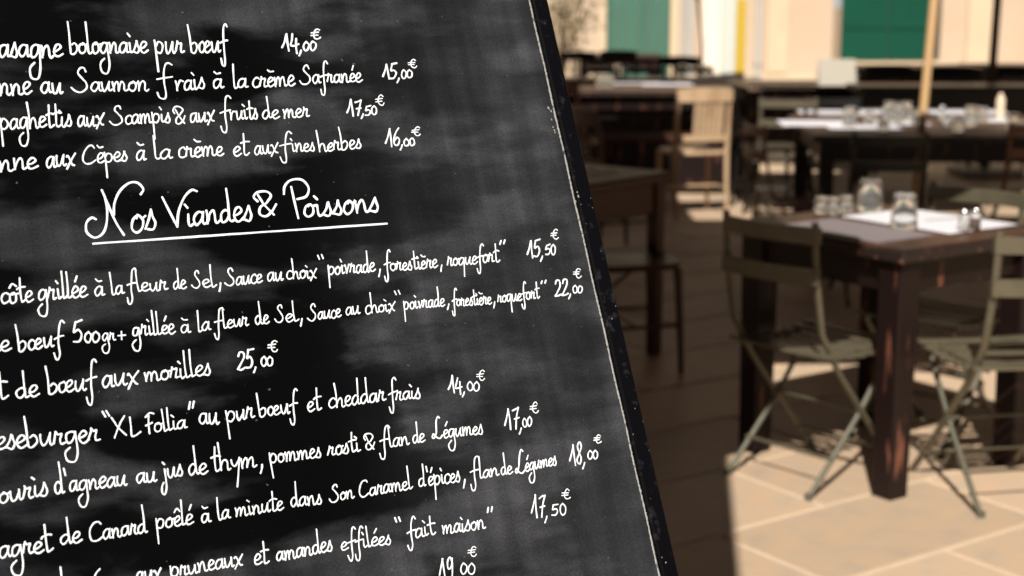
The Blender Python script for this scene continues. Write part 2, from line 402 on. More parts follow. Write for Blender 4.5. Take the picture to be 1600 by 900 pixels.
# ---------------- handwriting: strokes in units of the x-height
G = {}
def gl(ch, w, *st): G[ch] = (w, [list(s) for s in st])
bowl = [(.78, .86), (.5, 1.0), (.2, .8), (.08, .38), (.22, .04), (.48, .1), (.7, .5), (.8, .95)]
gl('a', .98, bowl, [(.8, .97), (.77, .45), (.84, .07), (1.06, .12)])
gl('b', .95, [(-.12, 2.55), (0.02, 1.5), (.14, .12)], [(.14, .5), (.16, .06), (.45, -.02), (.76, .3), (.8, .75), (.55, .98), (.25, .8)])
gl('c', .78, [(.78, .82), (.56, 1.02), (.2, .85), (.06, .4), (.2, .05), (.46, -.02), (.84, .18)])
gl('d', 1.0, [(.74, .85), (.45, .98), (.15, .7), (.1, .3), (.28, .02), (.55, .15), (.76, .6)], [(.62, 2.5), (.7, 1.4), (.76, .35), (.86, .05), (1.05, .14)])
gl('e', .78, [(.08, .42), (.4, .5), (.68, .76), (.55, 1.0), (.3, .95), (.1, .55), (.18, .12), (.45, .0), (.84, .22)])
gl('f', .85, [(.98, 2.2), (.8, 2.45), (.58, 2.25), (.48, 1.5), (.46, .3), (.52, -.7), (.42, -1.25), (.16, -1.15), (.02, -.6)], [(.02, .78), (.5, .95), (.95, 1.02)])
gl('F', 1.0, [(.4, 1.75), (.34, 1.0), (.42, .0)], [(.02, 1.55), (.5, 1.95), (.95, 1.9)], [(.05, .8), (.75, 1.05)])
gl('g', .95, bowl, [(.8, .97), (.84, .1), (.92, -.9), (.68, -1.6), (.2, -1.55), (-.02, -1.05), (.08, -.7), (.4, -.4)])
gl('h', 1.0, [(-.08, 2.5), (.06, 1.3), (.14, .0)], [(.13, .3), (.3, .8), (.56, .98), (.7, .7), (.74, .18), (.86, .0), (1.05, .12)])
gl('i', .5, [(.14, .95), (.18, .3), (.3, .02), (.55, .16)], [(-.08, 1.62), (.14, 1.38)])
gl('j', .55, [(.3, .95), (.38, .0), (.42, -.9), (.2, -1.5), (-.06, -1.3), (-.08, -.7), (.12, -.35)], [(.1, 1.6), (.28, 1.4)])
gl('l', .5, [(.02, 2.5), (.1, 1.2), (.18, .15), (.34, .0), (.58, .2)])
gl('m', 1.5, [(.05, .98), (.15, .5), (.18, .0)], [(.17, .2), (.32, .75), (.5, .98), (.62, .7), (.64, .02)], [(.64, .2), (.8, .75), (1.0, .98), (1.14, .7), (1.17, .15), (1.3, .0), (1.52, .14)])
gl('n', 1.05, [(.05, .98), (.13, .5), (.16, 0)], [(.16, .2), (.32, .75), (.54, .98), (.7, .72), (.73, .15), (.87, 0), (1.08, .14)])
gl('o', .88, [(.48, .98), (.17, .78), (.1, .3), (.35, .0), (.68, .2), (.76, .65), (.52, .98), (.38, .82)], [(.55, .93), (.72, .8), (.95, .88)])
gl('p', 1.0, [(.02, 1.15), (.12, .3), (.28, -1.6)], [(.1, .6), (.38, 1.0), (.74, .85), (.82, .38), (.55, .02), (.22, .1)])
gl('q', .95, bowl, [(.8, .97), (.82, -.2), (.9, -1.5)])
gl('r', .85, [(.02, .15), (.18, .85), (.22, 1.12)], [(.22, 1.1), (.36, .86), (.62, .92), (.54, .4), (.6, .05), (.88, .12)])
gl('R', .8, [(.02, .95), (.1, .5), (.14, .02)], [(.13, .3), (.28, .75), (.5, .98), (.78, .9)])
gl('s', .72, [(.0, .12), (.26, .65), (.42, 1.14)], [(.42, 1.12), (.5, .75), (.64, .35), (.48, .0), (.12, .1)])
gl('t', .72, [(.26, 2.15), (.3, 1.0), (.36, .15), (.54, .0), (.82, .22)], [(-.04, 1.2), (.4, 1.32), (.78, 1.28)])
gl('u', 1.05, [(.1, .95), (.12, .4), (.27, .02), (.5, .15), (.72, .7), (.8, .98)], [(.8, .98), (.77, .3), (.88, .02), (1.08, .14)])
gl('v', .85, [(.05, .85), (.18, .92), (.35, .03)], [(.35, .03), (.66, .75), (.72, .98), (.95, .88)])
gl('x', .9, [(.05, .85), (.22, .9), (.6, .15), (.85, .0)], [(.92, 1.15), (.55, .55), (.08, -.3)])
gl('y', .9, [(.06, .95), (.16, .45), (.42, .3), (.78, .9)], [(.86, 1.05), (.7, -.3), (.58, -1.7)])
gl('œ', 1.5, [(.48, .98), (.17, .78), (.1, .3), (.35, .0), (.66, .2), (.74, .65), (.52, .98)], [(.7, .4), (1.05, .5), (1.32, .78), (1.18, 1.0), (.92, .92), (.74, .5), (.84, .1), (1.1, .0), (1.5, .24)])
gl('S', 1.35, [(1.1, 1.8), (.95, 2.15), (.65, 2.1), (.5, 1.7), (.75, 1.3), (1.1, .9), (1.12, .35), (.75, -.02), (.3, .05), (.0, .4)])
gl('C', 1.15, [(1.0, 1.6), (.85, 1.85), (.5, 1.75), (.15, 1.1), (.1, .4), (.35, .0), (.7, .02), (1.15, .35)])
gl('L', 1.15, [(.98, 1.95), (.8, 2.1), (.62, 1.6), (.5, .6), (.28, .12), (.05, .22), (.2, .5), (.5, .15), (.85, .0), (1.2, .25)])
gl('X', 1.2, [(.0, 1.8), (.5, .9), (1.15, .1)], [(1.05, 1.9), (.6, 1.0), (.2, -.1)])
gl('K', 1.0, [(.05, 1.8), (.1, .9), (.12, .02), (.5, .0), (1.0, .22)])            # plain L
gl('&', 1.1, [(.15, 1.2), (.0, 1.6), (.2, 1.95), (.65, 1.98), (.9, 1.6), (.65, 1.15), (.3, .75), (.25, .2), (.5, .0), (.85, .35), (1.08, .95)], [(.2, 1.7), (.5, 1.0), (.98, .05)])
gl('+', .8, [(.4, .95), (.42, .1)], [(.02, .5), (.8, .55)])
gl(',', .45, [(.3, .25), (.22, -.1), (.08, -.5)])
gl("'", .35, [(.1, 2.0), (.22, 1.45)])
gl('P', 1.0, [(.05, 1.9), (.15, .8), (.22, .0)], [(.05, 1.8), (.5, 2.1), (.9, 1.7), (.6, 1.1), (.2, 1.1)])
gl('M', 1.6, [(.1, .0), (.25, 1.9), (.75, .5), (1.2, 1.9), (1.4, .0)])
ACC = {'é': ('e', [(.38, 1.42), (.62, 1.95)]), 'è': ('e', [(.12, 1.72), (.38, 1.5), (.72, 1.52)]), 'à': ('a', [(.16, 1.72), (.42, 1.5), (.78, 1.56)]),
       'ê': ('e', [(.08, 1.4), (.38, 1.78), (.72, 1.45)]), 'ô': ('o', [(.1, 1.4), (.42, 1.75), (.78, 1.5)])}
for k, (bs, st) in ACC.items(): w, s0 = G[bs]; G[k] = (w, s0 + [st])
D = {'0': (.62, [[(.3, 1.0), (.1, .75), (.08, .3), (.28, .0), (.52, .2), (.55, .7), (.32, 1.0)]]),
     '1': (.62, [[(.0, .22), (.16, .55), (.32, 1.02)], [(.32, 1.02), (.42, .5), (.54, .0)]]),
     '2': (.72, [[(.08, .75), (.22, .98), (.5, .95), (.55, .65), (.3, .3), (.05, .02)], [(.05, .02), (.35, .0), (.68, .12)]]),
     '4': (.68, [[(.2, .95), (.12, .6), (.06, .35), (.35, .34), (.64, .4)], [(.46, .72), (.5, .3), (.54, -.08)]]),
     '5': (.68, [[(.2, .95), (.16, .75), (.12, .52), (.4, .6), (.58, .36), (.42, .04), (.08, .04)], [(.2, .95), (.64, 1.04)]]),
     '6': (.66, [[(.5, .98), (.25, .75), (.1, .3), (.25, .02), (.5, .1), (.55, .35), (.36, .46), (.14, .28)]]),
     '7': (.66, [[(.06, .9), (.35, .95), (.62, 1.02)], [(.62, 1.02), (.46, .55), (.38, .0)], [(.22, .46), (.66, .54)]]),
     '8': (.64, [[(.5, .88), (.3, 1.02), (.12, .8), (.3, .52), (.52, .28), (.35, .0), (.1, .18), (.3, .5), (.54, .8), (.42, 1.0)]]),
     '9': (.66, [[(.55, .82), (.35, 1.02), (.12, .82), (.2, .52), (.48, .58), (.56, .95)], [(.56, .95), (.56, .5), (.5, -.05)]]),
     '€': (1.0, [[(.88, .86), (.68, 1.0), (.42, .82), (.34, .35), (.52, .05), (.78, .02), (.98, .2)], [(.05, .6), (.8, .66)], [(.03, .36), (.72, .42)]])}
def spline(p, k=7):
    if len(p) == 2: return [(p[0][0] + (p[1][0] - p[0][0]) * t / 4, p[0][1] + (p[1][1] - p[0][1]) * t / 4) for t in range(5)]
    q = [(2 * p[0][0] - p[1][0], 2 * p[0][1] - p[1][1])] + list(p) + [(2 * p[-1][0] - p[-2][0], 2 * p[-1][1] - p[-2][1])]
    out = []
    for i in range(1, len(q) - 2):
        for t in range(k):
            t /= k; o = []
            for c in (0, 1):
                a, b_, d, e = q[i - 1][c], q[i][c], q[i + 1][c], q[i + 2][c]
                o.append(.5 * (2 * b_ + (d - a) * t + (2 * a - 5 * b_ + 4 * d - e) * t * t + (3 * b_ - a - 3 * d + e) * t ** 3))
            out.append(tuple(o))
    return out + [tuple(p[-1])]
def pen(mb, pts, w):
    """one marker stroke: low ridge of paint, round ends; pts in photo pixels -> board plane"""
    P = [uv(x, y) for x, y in pts]
    c = [P[0]]
    for p in P[1:]:
        if math.hypot(p[0] - c[-1][0], p[1] - c[-1][1]) > 1e-5: c.append(p)
    P = c; n = len(P)
    if n < 2: return
    x, y = pts[len(pts) // 2]; r0 = uv(x, y); r1 = uv(x, y + w); hw = math.hypot(r1[0] - r0[0], r1[1] - r0[1]) / 2
    ph = random.random() * 9; vs = []; fs = []; base = .00012
    rows = []
    t0 = (P[1][0] - P[0][0], P[1][1] - P[0][1]); L = math.hypot(*t0); t0 = (t0[0] / L, t0[1] / L)
    t1 = (P[-1][0] - P[-2][0], P[-1][1] - P[-2][1]); L = math.hypot(*t1); t1 = (t1[0] / L, t1[1] / L)
    for a in (80, 50, 22):
        s, k = math.sin(math.radians(a)), math.cos(math.radians(a)); rows.append(((P[0][0] - t0[0] * hw * s * .9, P[0][1] - t0[1] * hw * s * .9), t0, k))
    for i in range(n):
        a, b_ = P[max(i - 1, 0)], P[min(i + 1, n - 1)]; t = (b_[0] - a[0], b_[1] - a[1]); L = math.hypot(*t) or 1
        rows.append((P[i], (t[0] / L, t[1] / L), 1 + .13 * math.sin(i * .42 + ph) + random.uniform(-.04, .04)))
    for a in (22, 50, 80):
        s, k = math.sin(math.radians(a)), math.cos(math.radians(a)); rows.append(((P[-1][0] + t1[0] * hw * s * .9, P[-1][1] + t1[1] * hw * s * .9), t1, k))
    for (p, t, k) in rows:
        nx, ny = -t[1] * hw * k, t[0] * hw * k
        vs += [(p[0] + nx, p[1] + ny, base), (p[0] + nx * .5, p[1] + ny * .5, base + .00022), (p[0] - nx * .5, p[1] - ny * .5, base + .00024), (p[0] - nx, p[1] - ny, base)]
    for i in range(len(rows) - 1):
        for j in range(3): q = i * 4 + j; fs.append((q, q + 4, q + 5, q + 1))
    mb.add(vs, fs, True)
def word(mb, text, x0, y0, x1, y1, xh, k=-.04, w=None, font=G, asc=1.0):
    w = w or (.62 + .106 * xh)
    if font is G: xh *= .91
    adv = sum(font[c][0] for c in text); last = text[-1]
    tot = adv + .06; x0 += w * .3; x1 += w * .1; sx = (x1 - x0) / tot; u = 0; kk = k + random.uniform(-.025, .025)
    for ch in text:
        wd, strokes = font[ch]; js = random.uniform(.94, 1.06); jy = random.uniform(-.05, .05); jr = random.uniform(-.05, .05)
        for st in strokes:
            st2 = [(a + random.uniform(-.035, .035), b_ + random.uniform(-.035, .035)) for a, b_ in st]
            pts = []
            for a, b_ in spline(st2):
                if b_ > 1.2 or b_ < -.3: b2 = b_ * asc * (1.05 if font is G else 1)
                else: b2 = b_
                b2 = b2 * js + jy; X = u + a + jr * b_ * .5
                f = X / tot
                px = x0 + X * sx; py = y0 + (y1 - y0) * f
                pts.append((px + k * b2 * xh + (kk - k) * b2 * xh, py - b2 * xh))
            pen(mb, pts, w * random.uniform(.95, 1.05))
        u += wd
def strokes(mb, lst, w):
    for st in lst: pen(mb, spline([(x, y) for x, y in st]), w)
def price(mb, big, bx0, bx1, by, bh, sm, sx0, sx1, sy, sh, ex0, ex1, ey0, ey1, w=2.25):
    sl_ = -.14
    word(mb, big, bx0, by, bx1, by + (bx1 - bx0) * sl_ * .3, bh, 0, w * 1.05, D)
    pen(mb, spline([(bx1 + 2.5, by - bh * .1), (bx1 + 1.5, by + 1), (bx1 - .5, by + bh * .2)]), w)
    word(mb, sm, sx0, sy, sx1, sy - 1, sh, 0, w * .92, D)
    word(mb, '€', ex0, ey1, ex1, ey1, ey1 - ey0, 0, w * .72, D)
def line(lab, words, extra=None, prices=(), w=None):
    mb = None; txt = ''; px = -999; big = False
    def flush():
        if mb is not None and mb.v: mb.build('lettering', 'chalk', board, label='hand painted white lettering reading ' + txt)
    for t in words:
        if not (mb is not None and len(txt) == 1 and txt in 'SCLfFPd' and t[1] - px < 8 and t[0][0].islower() or (mb is not None and t[0] in (',', "'")) or (mb is not None and t[0][:3] == 'Rai') or (mb is not None and t[0] in ('K', 'Ruits'))):
            flush(); mb = MB(); txt = ''
        if len(t) == 6: word(mb, *t, w=w)
        else: word(mb, *t[:6], asc=t[6], w=w)
        txt += {'K': 'L'}.get(t[0], t[0].replace('R', 'r')); px = t[3]
    flush()
    if extra:
        for st in extra[0]:
            ex = MB(); strokes(ex, [st], extra[1] * .85); ex.build('pen_stroke', 'chalk', board)
    for p in prices:
        m_ = MB(); price(m_, *p); m_.build('price', 'chalk', board, label='hand painted white price reading %s,%s €' % (p[0], p[6]))

random.seed(21)
line('Lasagne bolognaise pur bœuf 14,00 €', [('L', -34, 91, -6, 90, 22), ('asagne', -3, 90, 98, 89, 21), ('bolognaise', 108, 84, 231, 82, 18.5, 1.08), ('pur', 241, 83.5, 288, 83, 19), ('bœuf', 297, 82.5, 356, 80, 18, .97)],
     prices=[('14', 440, 468, 81.5, 28, '00', 472, 495.5, 79.5, 14, 485, 501.5, 46, 61.5, 2.7)])
line('Penne au Saumon frais à la crème Safranée 15,00 €', [('Pe', -52, 151, -4, 150, 19), ('nne', -2, 150, 50, 147, 20), ('au', 63, 147, 99, 145, 19), ('S', 111, 144, 141, 144, 17.5), ('aumon', 141, 143.5, 233, 141, 16.5), ('f', 245, 135, 268, 135, 16.5), ('Rais', 274, 142, 321, 138.5, 17), ('à', 332, 138, 349.5, 137.5, 16), ('la', 363, 138, 387, 137, 15.5), ('crème', 394, 137, 461, 134, 16), ('S', 468, 132, 488, 131, 14.5), ('afranée', 488, 131, 566, 128, 14.5)],
     prices=[('15', 598, 621, 124.5, 24, '00', 626, 645, 123, 12.5, 637, 652, 92, 105.5)])
line('Spaghettis aux Scampis & aux fruits de mer 17,50 €', [('S', -34, 205, -6, 204, 19), ('paghettis', -1, 203, 114, 197, 17.5, .95), ('aux', 120, 199, 163, 196, 17.5), ('S', 171, 195, 195, 195, 15), ('campis', 195, 194, 267, 191, 15.5, 1.05), ('&', 271, 194, 291, 193, 14), ('aux', 296, 192.5, 336, 189.5, 15.5), ('f', 344, 188, 360, 187, 15.5), ('Ruits', 359, 187.5, 404, 185.5, 15, .95), ('de', 409, 186.5, 437, 184, 14.5), ('mer', 442, 184.5, 484, 182.5, 15)],
     prices=[('17', 542, 565, 180.5, 24, '50', 569, 590, 180, 14.5, 586, 601.5, 149.5, 165)])
line('Penne aux Cèpes à la crème et aux fines herbes 16,00 €', [('P', -44, 270, -20, 269, 19), ('enne', -18, 268.5, 59, 263, 19), ('aux', 71, 262, 118, 258.5, 19), ('C', 128, 257, 151, 256, 16), ('èpes', 151, 255.5, 200, 251, 15.5, 1.05), ('à', 212, 251, 228.5, 250.5, 16.5), ('la', 240, 249, 269, 248, 15.5, 1.02), ('crème', 278, 247, 350, 242.5, 16.5), ('et', 363, 243.5, 389, 241.5, 16), ('aux', 397, 242, 435, 238.5, 14.5), ('f', 437, 237.5, 455, 237, 13.5), ('ines', 455, 237, 493, 235.5, 13.5), ('herbes', 497, 237, 566, 232, 14)],
     prices=[('16', 602, 626, 229, 27, '00', 630, 649, 227.8, 12, 642.5, 658, 197, 212)])
o3 = lambda pts: [(100 + x / 2.963, 260 + y / 2.963) for x, y in pts]
tw = 3.3
mb = MB()
strokes(mb, [o3(s) for s in ([(148, 245), (128, 238), (104, 262), (106, 305), (142, 330), (178, 312), (196, 270), (200, 200), (190, 145), (175, 110)],
    [(175, 110), (205, 180), (240, 258), (278, 318)], [(355, 130), (367, 105), (340, 76), (300, 78), (258, 115), (234, 170), (230, 225)],
    [(455, 143), (490, 212), (525, 280)], [(525, 280), (530, 212), (556, 145), (590, 110), (615, 115)],
    [(1018, 128), (1022, 92), (1050, 64), (1100, 62), (1132, 98), (1122, 138), (1080, 152)], [(1052, 95), (1068, 168), (1085, 240)])], tw)
for a in (('os', 203, 364, 247, 358, 30), ('iandes', 290, 354, 396, 344, 22.5), ('&', 398, 339, 434, 337, 20.5), ('oissons', 473, 340, 594, 330, 21.5)): word(mb, *a, w=tw)
u = [(145.6 + (604.6 - 145.6) * t / 30, 380.8 + (349.4 - 380.8) * t / 30 + random.uniform(-.15, .15)) for t in range(31)]
pen(mb, u, 3.0)
mb.build('heading', 'chalk', board, label='large underlined handwritten heading reading Nos Viandes & Poissons')
def dq(x, y, s=1, d=1): return [[(x, y), (x + 2.5 * d, y + 6 * s)], [(x + 6, y - 1), (x + 6 + 2.5 * d, y + 5 * s)]]
line('Entrecôte grillée à la fleur de Sel, Sauce au choix “poivrade, forestière, roquefort” 15,50 €', [('entre', -70, 478, -2, 474, 17), ('côte', 1, 474.5, 52, 470.5, 17.5), ('grillée', 59, 469, 137, 464, 18, .97), ('à', 147, 462.5, 163, 461.5, 16), ('la', 173, 461, 194, 459, 15.5), ('f', 198, 457, 212, 456.5, 15), ('leur', 213, 456, 263, 452.5, 14.5), ('de', 270, 452, 291, 450.5, 14), ('S', 299, 449.5, 315, 449, 12.5), ('el', 315, 449, 338, 447.5, 14), (',', 341, 447, 347, 447, 18), ('S', 351, 446.5, 368, 446, 13.5), ('auce', 368, 445.5, 410, 440.5, 14), ('au', 417, 439.5, 443, 437, 14.5), ('choix', 447, 437, 495, 434, 13.8), ('poivrade', 512, 430, 586, 424, 14.5, .95), (',', 590, 424, 596, 424, 15), ('forestière', 600, 424, 684, 418, 13.3), (',', 687, 417, 692, 417, 14), ('roquefort', 698, 416, 780, 408.5, 13.3)],
     (dq(496.5, 399) + dq(783, 376, 1, -.8), 2.7), [('15', 823, 845, 403, 27, '50', 851, 869, 398.5, 15, 859.5, 873.5, 358.5, 374)])
line('Côte de bœuf 500gr+ grillée à la fleur de Sel, Sauce au choix “poivrade, forestière, roquefort” 22,00 €', [('de', -22, 551, 17, 548, 17), ('bœuf', 27, 549, 99, 540, 17.3), ('gr', 159, 533.5, 181, 531, 12.5), ('+', 184, 532, 196.5, 531, 16), ('grillée', 206, 525.5, 274, 521, 15.5), ('à', 282, 520.5, 297.5, 520, 13.5), ('la', 308, 518.5, 329, 516, 14), ('f', 334, 514, 348, 513.5, 14), ('leur', 348, 513, 389, 508.5, 13.5), ('de', 398, 507, 421, 504.5, 15), ('S', 429, 504, 445, 503.5, 12.5), ('el', 445, 503.5, 466, 501, 13.5), (',', 468, 502, 474, 502, 17), ('S', 480, 501.5, 496, 500, 12.5), ('auce', 496, 499.5, 533, 495, 13), ('au', 540, 493, 563, 490.5, 13.5), ('choix', 570, 490, 618, 485.5, 12.8), ('poivrade', 630, 483.5, 695, 478, 12.8), (',', 698, 478, 703, 478, 14), ('forestière', 706, 479, 768, 475, 12, .98), (',', 770, 475, 775, 475, 13), ('roquefort', 777, 473, 843, 466, 11.8)],
     (dq(616.5, 455, .9) + dq(847, 439, .7, -.6), 2.6), [('22', 866, 889, 462, 25, '00', 894, 911, 458.5, 11.5, 895.5, 909, 421, 435, 2.1)])
mb = MB(); word(mb, '5', 112, 536, 131, 534, 34, 0, 2.7, D); word(mb, '00', 131, 536, 157, 534.5, 16, 0, 2.5, D)
mb.build('handwriting', 'chalk', board, label='handwritten white figure 500 in the bœuf line')
line('Filet de bœuf aux morilles 25,00 €', [('t', -7, 625, 12, 623, 20), ('de', 23, 622, 62, 619.5, 18.5), ('bœuf', 74, 617, 150, 608, 18.3, 1.03), ('aux', 158, 605.5, 217, 600, 19.5), ('morilles', 225, 596, 331, 586, 17)],
     prices=[('25', 370, 397, 576.5, 28, '00', 406.5, 427, 572.8, 15, 417.5, 435, 531, 549, 2.7)])
line('Cheeseburger “XL Follia” au pur bœuf et cheddar frais 14,00 €', [('ch', -52, 707, -10, 704, 19), ('eseburger', -8, 703, 157, 689, 20, .98), ('X', 175, 682, 199, 681, 17.5), ('K', 203, 681, 221, 678, 17.5), ('F', 227, 677, 242, 676, 17.5), ('ollia', 240, 676, 292, 669, 14.8), ('au', 310, 663.5, 343, 662.5, 18), ('pur', 353, 660, 398, 652, 16.8), ('bœuf', 404, 650.5, 465, 644, 16), ('et', 479, 643, 502, 640, 16), ('cheddar', 513, 638, 603, 626, 15.5, 1.04), ('frais', 607, 628, 658, 621.5, 14.5)],
     (dq(160, 643, 1.4, 2) + dq(297, 628, 1.9, -.8), 3.2), [('14', 700, 723, 615, 26, '00', 728.5, 750.5, 611, 13.5, 744, 758.5, 578, 593.5)])
line("Souris d'agneau au jus de thym, pommes rosti & flan de Légumes 17,00 €", [('s', -16, 788, -2, 787, 18), ('ouris', -3, 787, 77, 773, 19.5), ('d', 84, 771, 101, 770, 19.5, 1.03), ("'", 100, 771, 106, 771, 20), ('agneau', 107, 768.5, 199, 758, 17.5), ('au', 212, 755.5, 246, 752, 18), ('jus', 253, 749, 287, 743, 17.5), ('de', 293, 743, 325, 739.5, 18), ('thym', 330, 737, 402, 728, 17.5, 1.02), (',', 405, 730, 413, 730, 21), ('pommes', 421, 724, 503, 714, 15.5), ('rosti', 511, 713, 563, 704.5, 15.5), ('&', 567.5, 704, 587, 703, 13.5), ('f', 593, 700, 607, 699.5, 14), ('lan', 607, 699, 640, 695, 14), ('de', 644, 693, 664, 690.5, 14), ('L', 674, 687, 692, 685, 17), ('égumes', 692, 684.5, 755, 678, 14)],
     prices=[('17', 788, 812, 672, 31, '00', 815.5, 832, 667.5, 14.5, 827, 842, 628.5, 644.5)])
line("Magret de Canard poêlé à la minute dans Son Caramel d'épices, flan de Légumes 18,00 €", [('M', -40, 878, -6, 874, 20), ('agret', -2, 873, 82, 860.5, 19, 1.05), ('de', 93, 851.5, 128, 847, 18), ('C', 138, 846, 162, 844, 16.5), ('anard', 160, 843, 230, 832, 16.5, 1.12), ('poêlé', 243, 827, 302, 818, 15.8), ('à', 314, 817, 329, 815.5, 15.5), ('la', 339, 812.5, 360, 810, 15.5), ('minute', 367, 807.5, 443, 796.5, 14.8), ('dans', 453.5, 793, 504, 787, 15.5), ('S', 514, 785, 531, 783, 13.5), ('on', 531, 782, 553.5, 778, 13.5), ('C', 560, 777, 577, 775, 14.5), ('aramel', 577, 774.5, 644, 763.5, 14, 1.05), ("d'épices", 653.5, 760.5, 720, 752, 15), (',', 722, 753, 729, 753, 17), ('f', 734, 749, 748, 748, 14.5), ('lan', 748, 748, 780, 743, 14), ('de', 782, 742.5, 801, 740, 14), ('L', 804, 740, 820, 738, 17), ('égumes', 820, 736.5, 870, 726, 13.3)],
     prices=[('18', 890, 911, 726, 33, '00', 917, 935, 718.5, 14, 927, 940, 678.5, 692)])
line('aux pruneaux et amandes effilées “fait maison” 17,50 €', [('aux', 212, 911, 253, 906, 18), ('pruneaux', 266, 903, 380, 882, 16.5), ('et', 396.5, 883.5, 420, 880, 17), ('amandes', 431, 877.5, 520, 860.5, 16, .98), ('effilées', 532, 860, 612, 850, 14.5), ('fait', 636, 843.5, 680, 834, 15), ('maison', 690, 834.5, 759, 826, 15)],
     (dq(617, 809, 1.1) + dq(763, 793, 1.3, -.5) + [[(94.5, 886), (96, 900), (97, 918)], [(156, 889), (150, 896), (147, 905)]], 3), [('17', 829, 852, 810, 34, '50', 860, 886, 806, 17.5, 877, 892, 763.5, 779)])
line('19,00 €', [], prices=[('19', 686, 710, 905, 34, '00', 718, 743, 897.5, 16, 730.5, 745.5, 855, 870)])

# ================================================================ FURNITURE BUILDERS
def folding_chair(label, loc, fdir, m='olive', group=None, name='folding_chair', seat_m=None):
    t = thing(name, label, 'chair', (loc[0], loc[1], 0), facing(*fdir), group)
    sm = seat_m or m
    for s in (-1, 1):
        x = s * .174
        b = MB(); b.bar([(x, -.265, .865), (x, -.255, .72), (x, -.215, .52), (x, -.12, .38), (x, .08, .15), (x, .225, 0)], .014, .026, n=8, up=(1, 0, 0)); b.build('back_upright', m, t)
        x = s * .165
        b = MB(); b.bar([(x, .17, .435), (x, .0, .23), (x, -.235, .004)], .017, .02, n=8); b.bar([(x, -.236, .0), (x, -.236, .018)], .026, n=10); b.build('leg', 'steel' if m == 'olive' else m, t)
    for zc, nm in ((.825, 'top_rail'), (.70, 'lower_rail')):
        b = MB(); N = 12; vs = []; hh = .025
        for i in range(N + 1):
            f = i / N * 2 - 1; y = -.268 + (.01 if zc > .8 else .012) - .03 * (1 - f * f)
            for dy, dz in ((-.009, -hh), (-.009, hh), (.009, hh), (.009, -hh)): vs.append((f * .187, y + dy, zc + dz))
        fs = [(0, 1, 2, 3), tuple(N * 4 + k for k in (3, 2, 1, 0))]
        for i in range(N):
            for j in range(4): k = (j + 1) % 4; fs.append((i * 4 + j, i * 4 + 4 + j, i * 4 + 4 + k, i * 4 + k))
        b.add(vs, fs); b.build(nm, sm, t)
    for i in range(8):
        y = -.19 + i * .052; dz = -.022 * math.sin(math.pi * (i + .5) / 8)
        b = MB(); N = 6; vs = []
        for k in range(N + 1):
            f = k / N * 2 - 1; z = .452 + dz - .006 * (1 - f * f)
            for dy, dzz in ((-.0145, -.005), (-.0145, .005), (.0145, .005), (.0145, -.005)): vs.append((f * .2, y + dy, z + dzz))
        fs = [(0, 1, 2, 3), tuple(N * 4 + q for q in (3, 2, 1, 0))]
        for k in range(N):
            for j in range(4): q = (j + 1) % 4; fs.append((k * 4 + j, k * 4 + 4 + j, k * 4 + 4 + q, k * 4 + q))
        b.add(vs, fs); b.build('seat_slat', sm, t)
    for s in (-1, 1):
        b = MB(); b.bar([(s * .15, -.2, .438), (s * .15, .19, .436)], .012, .016, n=6); b.build('seat_rail', m, t)
    for y, z in ((-.135, .108), (.125, .095)):
        b = MB(); b.bar([(-.178, y, z), (.178, y, z)], .011, n=8); b.build('stretcher', m, t)
    b = MB(); b.bar([(-.18, -.01, .245), (.18, -.01, .245)], .009, n=8); b.build('hinge_rod', 'steel' if m == 'olive' else m, t)
    return t

